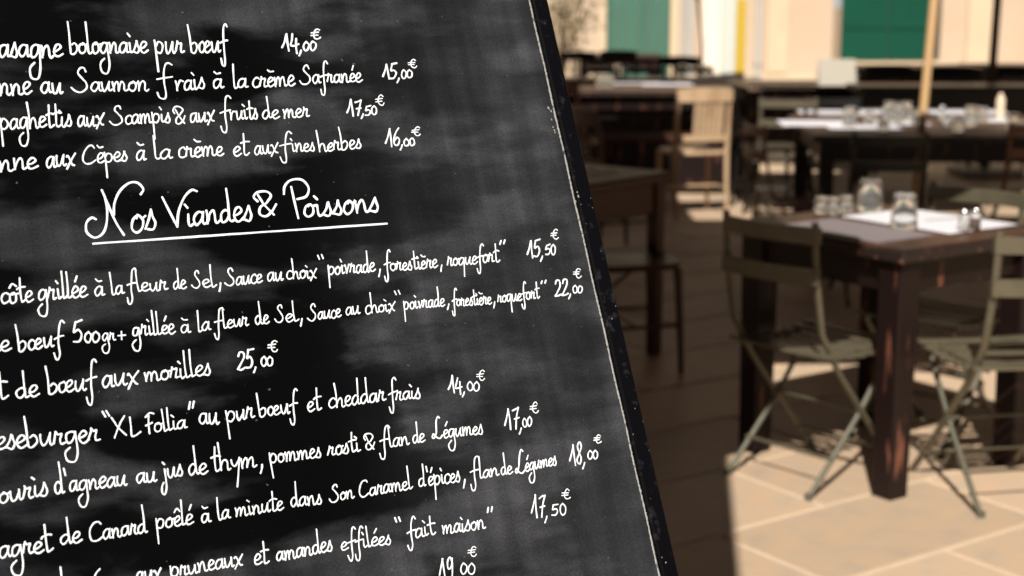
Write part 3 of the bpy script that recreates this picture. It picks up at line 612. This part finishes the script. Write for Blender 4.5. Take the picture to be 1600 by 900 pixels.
def wood_chair(label, loc, fdir, m='brown_wood', group=None, slats=5, slant=.06, h=.88, bent=False, gap=.046, off=0, name='wooden_chair'):
    t = thing(name, label, 'chair', (loc[0], loc[1], 0), facing(*fdir), group)
    for s in (-1, 1):
        x = s * .185
        b = MB(); b.bar([(x, -.24, 0), (x, -.2, .25), (x, -.19, .46), (x, -.215, .68), (x * .98, -.19 - slant, h)], .032, .036, n=8, taper=[.7, .95, 1.1, .95, .8]); b.build('rear_leg', m, t)
        b = MB(); b.bar([(s * .19, .19, 0), (s * .185, .18, .25), (s * .18, .17, .435)], .034, n=8, taper=[.65, .9, 1.1]); b.build('leg', m, t)
    b = MB(); N = 12; pr = []
    ring = []
    for k in range(28):
        a = 2 * math.pi * k / 28; ca, sa = math.cos(a), math.sin(a); e = .55
        ring.append((.215 * math.copysign(abs(ca) ** e, ca), .205 * math.copysign(abs(sa) ** e, sa) - .0))
    n = len(ring); vs = [(x, y, .435) for x, y in ring] + [(x * 1.02, y * 1.02, .447) for x, y in ring] + [(x * .97, y * .97, .46) for x, y in ring] + [(x * .6, y * .6, .452) for x, y in ring]
    fs = [tuple(range(n))[::-1], tuple(range(3 * n, 4 * n))]
    for q in range(3):
        for i in range(n): j = (i + 1) % n; fs.append((q * n + i, q * n + j, q * n + n + j, q * n + n + i))
    b.add(vs, fs); b.build('seat', m, t)
    def crail(nm, z0, z1, yb, thick=.018, cv=.035):
        b = MB(); N = 12; vs = []
        for i in range(N + 1):
            f = i / N * 2 - 1; y = yb - cv * (1 - f * f); zc = z1 + .012 * (1 - f * f)
            for dy, z in ((-thick / 2, z0), (-thick / 2, zc), (thick / 2, zc), (thick / 2, z0)): vs.append((f * .2, y + dy, z))
        fs = [(0, 1, 2, 3), tuple(N * 4 + k for k in (3, 2, 1, 0))]
        for i in range(N):
            for j in range(4): k = (j + 1) % 4; fs.append((i * 4 + j, i * 4 + 4 + j, i * 4 + 4 + k, i * 4 + k))
        b.add(vs, fs); b.build(nm, m, t)
    crail('top_rail', h - .085, h, -.19 - slant + .004)
    crail('lower_rail', .53, .565, -.20, .016, .03)
    for i in range(slats):
        x = (i - (slats - 1) / 2) * gap + off; cv = .033 * (1 - (x / .2) ** 2)
        b = MB(); b.bar([(x, -.2 - cv + .0, .56), (x, -.215 - cv, .68), (x, -.19 - slant - cv + .004, h - .07)], .030, .010, n=4, up=(0, 1, 0)); b.build('back_slat', m, t)
    for s in (-1, 1):
        b = MB(); b.bar([(s * .186, -.2, .2), (s * .186, .18, .2)], .016, n=8); b.build('stretcher', m, t)
    b = MB(); b.bar([(-.186, .0, .2), (.186, .0, .2)], .016, n=8); b.build('stretcher', m, t)
    if bent:
        for s in (-1, 1):
            b = MB(); b.bar([(s * .18, -.19, .2), (s * .17, -.12, .36), (s * .1, .0, .42)], .014, n=8); b.build('brace', m, t)
    return t

def table(label, corner, dirx, L, W, H=.75, m='black_wood', top='dark_top', leg=.075, group=None, apron=.11, inset=.045, th=.035, loose=None, name='table'):
    """corner: nearest corner of the top; dirx: unit vector along length L, the width runs 90 degrees left of it"""
    dx = Vector((dirx[0], dirx[1], 0)).normalized(); dy = Vector((-dx.y, dx.x, 0))
    c = Vector((corner[0], corner[1], 0)) + dx * L / 2 + dy * W / 2
    t = thing(name, label, 'table', (c.x, c.y, 0), math.atan2(dx.y, dx.x), group)
    b = MB(); b.cbox((0, 0, H - .003), (L - .012, W - .012, .006), .002); b.build('tabletop', top, t)
    b = MB(); b.cbox((0, 0, H - .006 - th / 2), (L, W, th), .005); b.build('table_edge', 'edge_wood' if m == 'black_wood' else m, t)
    z1 = H - .0065 - th
    for sx in (-1, 1):
        for sy in (-1, 1):
            b = MB(); b.cbox((sx * (L / 2 - inset - leg / 2), sy * (W / 2 - inset - leg / 2), z1 / 2), (leg, leg, z1 - .001), .005, .86); b.build('leg', m, t)
    for s in (-1, 1):
        b = MB(); b.cbox((0, s * (W / 2 - inset - leg / 2), z1 - apron / 2 - .001), (L - 2 * inset - 2 * leg - .004, leg * .42, apron), .003); b.build('apron', m, t)
        b = MB(); b.cbox((s * (L / 2 - inset - leg / 2), 0, z1 - apron / 2 - .001), (leg * .42, W - 2 * inset - 2 * leg - .004, apron), .003); b.build('apron', m, t)
    return t
def mat_on(label, c, dx, w, d, z=.7505, m='paper', group=None, cat='placemat'):
    b = MB(); n = 6; vs = []; 
    for i in range(n + 1):
        for j in range(n + 1):
            x = (i / n - .5) * w; y = (j / n - .5) * d; vs.append((x, y, .001 + .0012 * math.sin(i * 1.7 + j) ** 2))
    fs = [(i * (n + 1) + j, (i + 1) * (n + 1) + j, (i + 1) * (n + 1) + j + 1, i * (n + 1) + j + 1) for i in range(n) for j in range(n)]
    b.add(vs, fs); o = b.build('placemat', m); o.location = (c[0], c[1], z); o.rotation_euler = (0, 0, math.atan2(dx[1], dx[0]))
    return tag(o, label, cat, group)
def tumbler_mesh(r1=.042, r2=.033, h=.10, flat=.009):
    """heavy faceted tumbler standing upside down: mouth (wide) below, thick base on top"""
    def outer(z): return r1 + (r2 - r1) * z / h
    q = .005
    prof = [(r1 - .0035, .0012), (r1 - .0022, 0), (r1 - .0006, .0005), (r1, .003)] + [(outer(h * k), h * k) for k in (.3, .6, .85)]
    prof += [(r2 - q * (1 - math.cos(math.radians(a))), h - q + q * math.sin(math.radians(a))) for a in (0, 30, 60, 90)] + [(.001, h - .001)]
    prof += [(.001, h - flat - .002), (r2 * .45, h - flat - .001), (r2 - .010, h - flat - .004), (r2 - .0075, h - flat - .010)]
    prof += [(outer(h * k) - .0042, h * k) for k in (.6, .3)] + [(r1 - .004, .004)]
    n = 28; vs = []; fs = []
    for r, z in prof:
        for j in range(n):
            a = 2 * math.pi * j / n; k = 1; vs.append((r * k * math.cos(a), r * k * math.sin(a), z))
    P = len(prof)
    for i in range(P):
        if i == P - 1: nx = 0
        else: nx = i + 1
        for j in range(n): k = (j + 1) % n; fs.append((i * n + j, i * n + k, nx * n + k, nx * n + j))
    b = MB(); b.add(vs, fs, True); return b
gproto = {}
def tumbler(label, c, r1=.042, r2=.033, h=.10, z=.7515, group=None, upright=False):
    key = (r1, r2, h)
    if key not in gproto: o = tumbler_mesh(*key).build('glass_tumbler', 'glass'); gproto[key] = o
    else: o = gproto[key].copy(); C.objects.link(o)
    o.location = (c[0], c[1], z + (h if upright else 0)); o.rotation_euler = (math.pi if upright else 0, 0, random.random() * 3)
    return tag(o, label, 'glass', group)
def shaker(label, c, fill, z=.7515, group=None, h=.065):
    t = thing(fill + '_shaker', label, 'shaker', (c[0], c[1], z), 0, group)
    b = MB(); b.lathe([(.014, 0), (.018, .003), (.0175, h * .55), (.013, h * .75)], 16); b.build('jar', 'glass', t)
    b = MB(); b.lathe([(.0125, .003), (.0155, .004), (.0155, h * .5), (.003, h * .52)], 14); b.build('contents', fill, t)
    b = MB(); b.lathe([(.0135, h * .75), (.014, h * .77), (.013, h * .95), (.006, h), (.001, h * 1.01)], 16); b.build('lid', 'cap', t)
    return t
def parasol(label, x, y, z, hx, hy, rz, m='pole_wood', group='out-of-frame market parasols shading the terrace tables', r=.024, lean=(0, 0), base=True, split=None):
    t = thing('parasol', label, 'parasol', (x, y, 0), rz, group)
    b = MB(); b.bar([(lean[0], lean[1], .03), (0, 0, z + .45)], r * 2, n=14); b.build('pole', m, t)
    if base: b = MB(); b.cbox((lean[0], lean[1], .03), (.5, .5, .06), .01); b.build('base', 'pipe', t)
    cs = [(-hx, -hy), (hx, -hy), (hx, hy), (-hx, hy)]; vs = []; 
    top = (0, 0, z + .42)
    b = MB(); vs = [top] + [(x_, y_, z) for x_, y_ in cs] + [(0, 0, z + .405)] + [(x_ * .997, y_ * .997, z - .012) for x_, y_ in cs]
    fs = [(0, 1, 2), (0, 2, 3), (0, 3, 4), (0, 4, 1), (5, 7, 6), (5, 8, 7), (5, 9, 8), (5, 6, 9), (1, 6, 7, 2), (2, 7, 8, 3), (3, 8, 9, 4), (4, 9, 6, 1)]
    b.add(vs, fs); cn = b.build('canopy', 'canvas', t)
    for i in range(4):
        p, q = cs[i], cs[(i + 1) % 4]; b = MB()
        b.hexa([(p[0], p[1], z - .2), (q[0], q[1], z - .2), (q[0] * .995, q[1] * .995, z - .2), (p[0] * .995, p[1] * .995, z - .2), (p[0], p[1], z - .014), (q[0], q[1], z - .014), (q[0] * .995, q[1] * .995, z - .014), (p[0] * .995, p[1] * .995, z - .014)])
        b.build('valance', 'canvas', t)
    for p in cs + [(-hx, 0), (hx, 0), (0, -hy), (0, hy)]:
        b = MB(); b.bar([(0, 0, z + .36), (p[0] * .97, p[1] * .97, z - .03)], .018, n=4); b.build('rib', m, t)
    return t

# ================================================================ NEAR TABLE GROUP
NZ = .79
C0 = at(1412, 391, NZ)
near = table('black worn wooden table with brown top and chipped edges, nearest on the right', C0, BD, .72, .74, NZ, leg=.092, apron=.10, inset=.025, th=.038)
# chairs at the near table
fA = folding_chair('olive slatted folding chair left of the nearest table, its back in shade', (.985, 4.80), (.76, .65))
folding_chair('olive folding chair at the right front of the nearest table, cut by photo edge', (1.515, 4.62), (-.18, .98))
pc = C0 + BD * .68 + AD * .44
folding_chair('olive folding chair behind the nearest table, only its top rail and seat edge showing', (pc.x, pc.y), (-.70, -.71))
def tab(a, b_): p = C0 + BD * b_ + AD * a; return (p.x, p.y)
mat_on('white paper placemat, shade painted in, on the near left half of the nearest table', tab(.345, .165), BD, .27, .44, z=NZ + .0005, m='shade_grey_paper')
mat_on('white paper placemat on the far right half of the nearest table', tab(.35, .52), BD, .34, .46, z=NZ + .0005)
g1 = at(1359, 331, NZ); g2 = at(1412, 357, NZ)
tumbler('tall upturned tumbler at the middle of the nearest table, the rear of two', g1, .045, .035, .112, z=NZ + .0015)
tumbler('tall upturned tumbler standing on the edge of the white mat, the front of two', g2, .045, .035, .112, z=NZ + .0015)
for px, py, lab, k in ((1284, 334, 'short tumbler at the far left corner of the nearest table, leftmost of three', 0), (1302, 335, 'short tumbler between two others at the far left corner of the nearest table', 1), (1322, 332, 'short tumbler at the far left corner of the nearest table, rightmost of three', 2)):
    p = at(px, py, NZ); tumbler(lab, p, .028, .025, .058, z=NZ + .0015)
shaker('small glass shaker of white salt on the nearest table by the right edge', at(1505, 362, NZ), 'salt', h=.072, z=NZ + .0015)
shaker('small glass shaker of brown pepper beside the salt on the nearest table', at(1523, 360, NZ), 'pepper', h=.072, z=NZ + .0015)
b = MB(); p = at(1480, 345, NZ); b.bar([(-.09, -.01, .004), (-.02, 0, .0035), (.04, .004, .004)], .006, .002, n=8); b.bar([(.04, .004, .004), (.09, .01, .003)], .016, .002, n=8, taper=[.6, 1]); o = b.build('table_knife', 'cap'); o.location = (p.x, p.y, .7935); o.rotation_euler = (0, 0, .3)
tag(o, 'steel knife lying on the white placemat of the nearest table', 'knife')

# ================================================================ LEFT TABLE (behind the board)
LB = Vector((math.sin(math.radians(40.7)), math.cos(math.radians(40.7)), 0)); LA = Vector((-LB.y, LB.x, 0))
cr = at(1052, 268, .79); cn = cr - LB * .8
left = table('red brown wooden table in shade just right of the menu board', cn, LB, .8, .8, .79, m='red_wood', top='dark_top', leg=.06, apron=.13, inset=.02)
mat_on('greyish shaded paper placemat on the table beside the menu board', tuple((cn + LB * .42 + LA * .3)[:2]), LB, .42, .30, z=.7905, m='paper')
p = at(975, 405, .45)
wood_chair('red brown wooden chair pushed under the shaded table beside the menu board', (p.x, p.y), (1, .25), 'red_wood', bent=True, slats=3)

# ================================================================ CREAM CHAIR AND FAR LEFT TABLES
p = at(1100, 140, .88)
wood_chair('cream painted chair with upright back slats, standing in the middle distance', (p.x - .05, p.y + .2), (-.22, .97), 'cream_paint', h=.885, slant=.05, slats=6, gap=.037, off=.03)
fl_ = at(885, 142, .75)
tA = table('long dark wooden table with white mats behind the cream chair', (fl_.x - .9, fl_.y - .1), (1, .045), 2.5, .8, m='black_wood', top='dark_top', leg=.08)
fr_ = at(1186, 134, .75)
tB = table('dark wooden table with a white card on it, right of the cream chair', (fr_.x - .18, fr_.y + .1), (1, .03), 1.15, .75, m='black_wood', leg=.08)
for px, py, w, lab in ((995, 130, .42, 'white placemat on the long table, leftmost in view'), (1042, 132, .44, 'white placemat on the long table behind the cream chair'), (1090, 127, .40, 'white placemat on the long table above the cream chair back'), (1145, 122, .5, 'white placemat on the right end of the long table below the yellow strip')):
    p = at(px, py, .75); mat_on(lab, p, (1, .04), w, .34)
for px, py, lab in ((939, 136, 'sparkling tumbler on the long far table, leftmost of a close pair'), (951, 137, 'sparkling tumbler on the long far table, right one of a close pair'), (1100, 118, 'tumbler standing between the mats behind the cream chair'), (1068, 116, 'tumbler behind the mat on the long far table'), (965, 117, 'tumbler at the back edge of the long far table')):
    tumbler(lab, at(px, py, .75), .042, .034, .10)
p = at(1308, 134, .75); p = Vector((p.x, p.y, 0))
t = thing('menu_card', 'blank looking cream white card standing on the dark far table', 'card', (p.x, p.y, .7515), .05)
b = MB(); b.hexa([(-.16, -.02, 0), (.16, -.02, 0), (.16, -.015, 0), (-.16, -.015, 0), (-.155, .03, .22), (.155, .03, .22), (.155, .035, .22), (-.155, .035, .22)]); b.build('card', 'card', t)
b = MB(); b.hexa([(-.16, .085, 0), (.16, .085, 0), (.16, .09, 0), (-.16, .09, 0), (-.155, .036, .218), (.155, .036, .218), (.155, .041, .218), (-.155, .041, .218)]); b.build('back_leaf', 'card', t)
# dark clutter of chairs under and around the far left table
folding_chair('black folding chair at the far side of the long far table, leftmost', (.82, 13.75), (.1, -1), 'black_paint')
folding_chair('black folding chair at the far side of the long far table, rightmost', (1.62, 13.85), (-.1, -1), 'black_paint')
folding_chair('black folding chair at the far side of the long far table, middle one', (1.22, 13.75), (.05, -1), 'black_paint')
wood_chair('brown wooden chair at the left end of the long far table', (.42, 11.3), (.5, .9), 'brown_wood')
wood_chair('dark wooden chair between the cream chair and the board, half in shade', (.62, 9.1), (.9, .45), 'red_wood', h=.86)
p = at(1164, 150, .87)
wood_chair('black wooden chair close to the right of the cream chair', (1.84, 10.9), (1, .12), 'black_paint', slats=3)
p = at(1238, 152, .865)
folding_chair('olive folding chair seen from behind in the middle distance, beside the dark far table', (p.x, p.y + .25), (.10, 1), 'olive')
# brown folding chairs in the middle
p = at(1195, 340, 0)
folding_chair('brown slatted folding chair with dished seat behind the short tumblers', at(1250, 312, .45)[:2], (1, .15), 'brown_wood')

def bench(label, x, y, w, d, h, m='red_wood'):  # added dark blocks that hide floor too bright for its shade
    t = thing('bench', label, 'bench', (x, y, 0))  # added block, hides floor too bright for its shade
    b = MB(); b.cbox((0, 0, h - .02), (w, d, .04), .004); b.build('seat', m, t)
    for s in (-1, 1):
        b = MB(); b.cbox((s * (w / 2 - .06), 0, (h - .042) / 2), (.05, d - .06, h - .043), .003); b.build('side_panel', m, t)
    b = MB(); b.cbox((0, -d / 2 + .05, h / 2 + .02), (w - .19, .03, h - .13), .003); b.build('front_panel', 'black_wood', t)
bench('added low dark wooden bench with closed front before the long far table', 1.12, 11.85, 1.5, .36, .45)
bench('added dark wooden chest standing behind the long far table', 1.15, 14.4, 1.7, .45, .74)
bench('added dark wooden chest behind the table with the white card', 2.65, 14.4, .95, .45, .68)

# ================================================================ MIDDLE TABLE WITH PARASOL POLE
ml = at(1300, 212, .75); ml2 = at(1233, 190, .75)
tC = table('long dark table crowded with glasses and white mats round the parasol pole', (ml.x - .10, ml.y + .02), (1, -.075), 2.3, 1.45, m='black_wood', top='dark_top', leg=.085)
for px, py, w, d, lab in ((1278, 193, .46, .42, 'white placemat at the left end of the middle table'), (1308, 176, .5, .42, 'white placemat at the back left of the middle table'), (1405, 173, .5, .40, 'white placemat at the back of the middle table behind the tumblers'), (1510, 175, .5, .40, 'white placemat at the back of the middle table right of the pole'), (1350, 200, .42, .32, 'white placemat left of the parasol pole on the middle table'), (1402, 192, .36, .3, 'white placemat beside the parasol pole among glasses'), (1540, 188, .4, .3, 'white placemat at the right of the middle table')):
    mat_on(lab, at(px, py, .75), (1, -.075), w, d)
for px, py, hh, lab in ((1327, 198, .115, 'tall tumbler on the left mat of the middle table'), (1358, 196, .08, 'short tumbler next to the tall one on the middle table'), (1389, 189, .12, 'tall tumbler in the cluster left of the parasol pole, leftmost'), (1402, 193, .12, 'tall tumbler in the cluster left of the parasol pole, frontmost'), (1415, 188, .115, 'tall tumbler in the cluster left of the parasol pole, rightmost'), (1431, 194, .09, 'short tumbler close to the parasol pole on its left'), (1516, 197, .12, 'tall tumbler right of the parasol pole on the middle table'), (1534, 191, .09, 'short tumbler behind the tall one right of the parasol pole'), (1583, 205, .10, 'tumbler at the right end of the middle table'), (1497, 206, .075, 'short tumbler at the front edge right of the parasol pole'), (1380, 205, .06, 'small sparkling tumbler at the front edge left of the parasol pole')):
    tumbler(lab, at(px, py, .75), .042 if hh > .09 else .036, .034 if hh > .09 else .03, hh)
shaker('salt shaker right of the parasol pole on the middle table', at(1471, 190, .75), 'salt', h=.10)
shaker('second pale shaker beside the salt right of the parasol pole', at(1478, 197, .75), 'salt', h=.08)
p = at(1562, 185, .75)
b = MB(); b.lathe([(.024, 0), (.027, .008), (.027, .11), (.022, .13), (.013, .137), (.013, .155), (.001, .157)], 18); o = b.build('carafe', 'bread'); o.location = (p.x, p.y, .7515)
tag(o, 'slim cream bottle standing on the middle table right of the glasses', 'bottle')
p = at(1447, 205, .75)
parasol('parasol on a pale wooden pole standing through the middle table', p.x + .125, p.y + .05, 3.4, 1.3, .95, 0, lean=(-.17, 0), r=.025)
folding_chair('black folding chair with two rails in front of the middle table', (1.84, 7.70), (.03, 1), 'black_paint')
folding_chair('dark brown folding chair under the right end of the middle table', (2.75, 8.3), (-.1, 1), 'brown_wood')
folding_chair('black folding chair at the far side of the middle table', (2.1, 9.75), (.1, -1), 'black_paint')

# ================================================================ FAR RIGHT TABLES
p = at(1338, 106, .75)
tD = table('dark wooden table under the green shutters, far right', (p.x, p.y), (1, .02), 1.6, .8, m='black_wood', leg=.09, apron=.14)
p2 = at(1515, 104, .75)
table('dark wooden table at the far right edge, behind the dark pole', (p2.x + .1, p2.y), (1, .0), 1.4, .8, m='black_wood', leg=.09, apron=.14)
for i, (x, y, lab) in enumerate(((3.25, 13.6, 'black chair in front of the far right tables, leftmost'), (3.75, 13.4, 'black chair in front of the far right tables, second from left'), (4.25, 13.5, 'black chair in front of the far right tables, third from left'), (4.75, 13.3, 'black chair in front of the far right tables, rightmost'))):
    wood_chair(lab, (x, y), (.05, 1), 'black_paint', h=.9, slats=5, group=None)
p = at(1345, 160, .75)
table('added black sideboard with deep front between the middle table and the far right tables', (2.72, 12.1), (1, .0), 2.6, .5, H=.80, m='black_paint', top='red_wood', leg=.08, apron=.55, name='added_sideboard')  # added; its deep black front hides the lit floor
q = atd(1560, 60, 13.0)
parasol('parasol on a dark brown pole at the right edge of the photo', q.x, 13.0, 2.6, 1.4, 1.4, .05, m='dark_pole', r=.034, lean=(-.05, 0))

# ================================================================ FAR LEFT BACKGROUND
p = at(905, 87, .75)
table('far wooden table with pinkish worn top in front of the teal door', (p.x, p.y), (1, .01), 1.05, .8, m='black_wood', top='red_wood', leg=.08)
p = at(870, 72, .75)
for px, d, lab in ((905, 16.6, 'black chair with its back to us before the teal door, leftmost'), (968, 16.9, 'black chair before the teal door, the middle one'), (1062, 15.4, 'black chair with a long top rail right of the teal door')):
    q = atd(px, 84, d); wood_chair(lab, (q.x, q.y), (.12, 1), 'black_paint', slats=3, h=.90)
q = atd(1094, 50, 15.5)
t = thing('post', 'thin black metal post rising behind the long far table', 'post', (q.x, q.y, 0))
b = MB(); b.bar([(0.03, 0, .02), (.02, 0, 1.0), (-.03, 0, 1.45)], .03, n=10); b.bar([(-.03, 0, 1.45), (-.05, 0, 1.56)], .05, n=10, taper=[1, .5]); b.build('shaft', 'black_paint', t)
b = MB(); b.lathe([(.14, 0), (.14, .02), (.03, .035)], 20); b.build('foot', 'black_paint', t)
q = atd(1147, 60, 15.8)
t = thing('banner_stand', 'upright pale panel with a yellow strip down its right side', 'banner', (q.x, q.y, 0), -.05)
b = MB(); b.cbox((-.06, 0, .75), (.15, .03, 1.46), .004); b.build('panel', 'pale_panel', t)
b = MB(); b.cbox((.065, -.004, .75), (.095, .03, 1.40), .004); b.build('strip', 'yellow', t)
b = MB(); b.cbox((0, 0, .01), (.4, .3, .02), .004); b.build('foot', 'pipe', t)

# shrub at the top left, in a pot
def shrub(label, x, y, h, r, seed, n=1500):
    rnd = random.Random(seed); t = thing('potted_shrub', label, 'shrub', (x, y, 0))
    b = MB(); b.lathe([(.16, 0), (.22, .36), (.25, .37), (.25, .42), (.2, .42), (.18, .38)], 20); b.build('pot', 'pot', t)
    tr = MB(); tips = []
    for k in range(9):
        a = rnd.random() * 6.28; s = rnd.uniform(.3, 1); e = Vector((math.cos(a) * r * s, math.sin(a) * r * s, rnd.uniform(.6, 1) * h))
        tr.bar([(0, 0, .38), (e.x * .3, e.y * .3, .38 + (e.z - .38) * .5), e], .03, n=6, taper=[1, .6, .25]); tips.append(e)
    tr.build('stem', 'bark', t)
    lf = MB()
    for k in range(n):
        e = rnd.choice(tips); f = rnd.uniform(.35, 1.1); c = Vector((e.x * f, e.y * f, .45 + (e.z - .45) * f)) + Vector([rnd.gauss(0, .12) for _ in range(3)])
        d1 = Vector([rnd.uniform(-1, 1) for _ in range(3)]).normalized(); d2 = d1.cross(Vector((rnd.uniform(-1, 1), rnd.uniform(-1, 1), 1))).normalized()
        L = rnd.uniform(.04, .08); w = L * .45
        lf.add([c - d1 * L * .5, c + d2 * w * .5, c + d1 * L * .5, c - d2 * w * .5], [(0, 1, 2, 3)])
    lf.build('foliage', 'foliage', t, kind='stuff'); return t
q = atd(878, 40, 19)
shrub('olive green potted shrub behind the top of the menu board', q.x, 19.0, 1.9, .42, 3)
q = atd(835, 40, 20)
shrub('second potted shrub farther left, mostly hidden by the menu board', q.x - .3, 20.0, 2.2, .5, 5)

# ================================================================ PARASOLS OVERHEAD (out of frame, placed and shaped for the shade they cast)
def under(fx, fy, z): return (fx - SA * z, fy - SB * z)
# B: right front corner throws its shade on the floor at (1.2, 5.5)
z = 2.3; cx, cy = under(1.20, 5.48, z); h = 1.3
cB = Vector((cx, cy, 0)) - BD * h + AD * h
parasol('unseen dark parasol shading the floor left of the nearest table', cB.x, cB.y, z, h, h, math.atan2(BD.y, BD.x))
# D: its right edge lies along the sun's direction
z = 2.75; e0 = Vector((*under(.60, 3.80, z), 0)); dv = Vector((.110, 1, 0)).normalized(); lv = Vector((-dv.y, dv.x, 0))
cD = e0 + dv * 1.3 + lv * 1.3
parasol('unseen dark parasol just behind the menu board', cD.x, cD.y, z, 1.3, 1.3, math.atan2(dv.y, dv.x))
def shade(label, fx, fy, z, hx, hy):
    x, y = under(fx, fy, z); parasol(label, x, y, z, hx, hy, 0)  # adds an unseen parasol, placed by where its shade should fall
shade('unseen wide dark parasol placed to shade the table beside the menu board', -.82, 7.6, 3.1, 1.84, 2.05)
shade('added wide dark parasol shading the aisle right of the nearest table', 3.2, 8.07, 2.6, 2.3, 1.6)
shade('added dark parasol shading the tables at the left of the terrace', -.5, 11.3, 2.6, 1.75, 1.3)
shade('unseen dark parasol over the far right tables of the terrace', 5.6, 14.2, 2.7, 1.9, 1.3)
shade('added wide dark parasol shading the floor behind the long far table', .55, 15.45, 2.7, 3.1, 1.05)
shade('added dark parasol shading the floor before the teal door', .1, 17.75, 2.7, 2.0, 1.25)
shade('added small dark parasol shading the floor by the cream chair', .42, 9.2, 2.0, 1.25, 1.2)
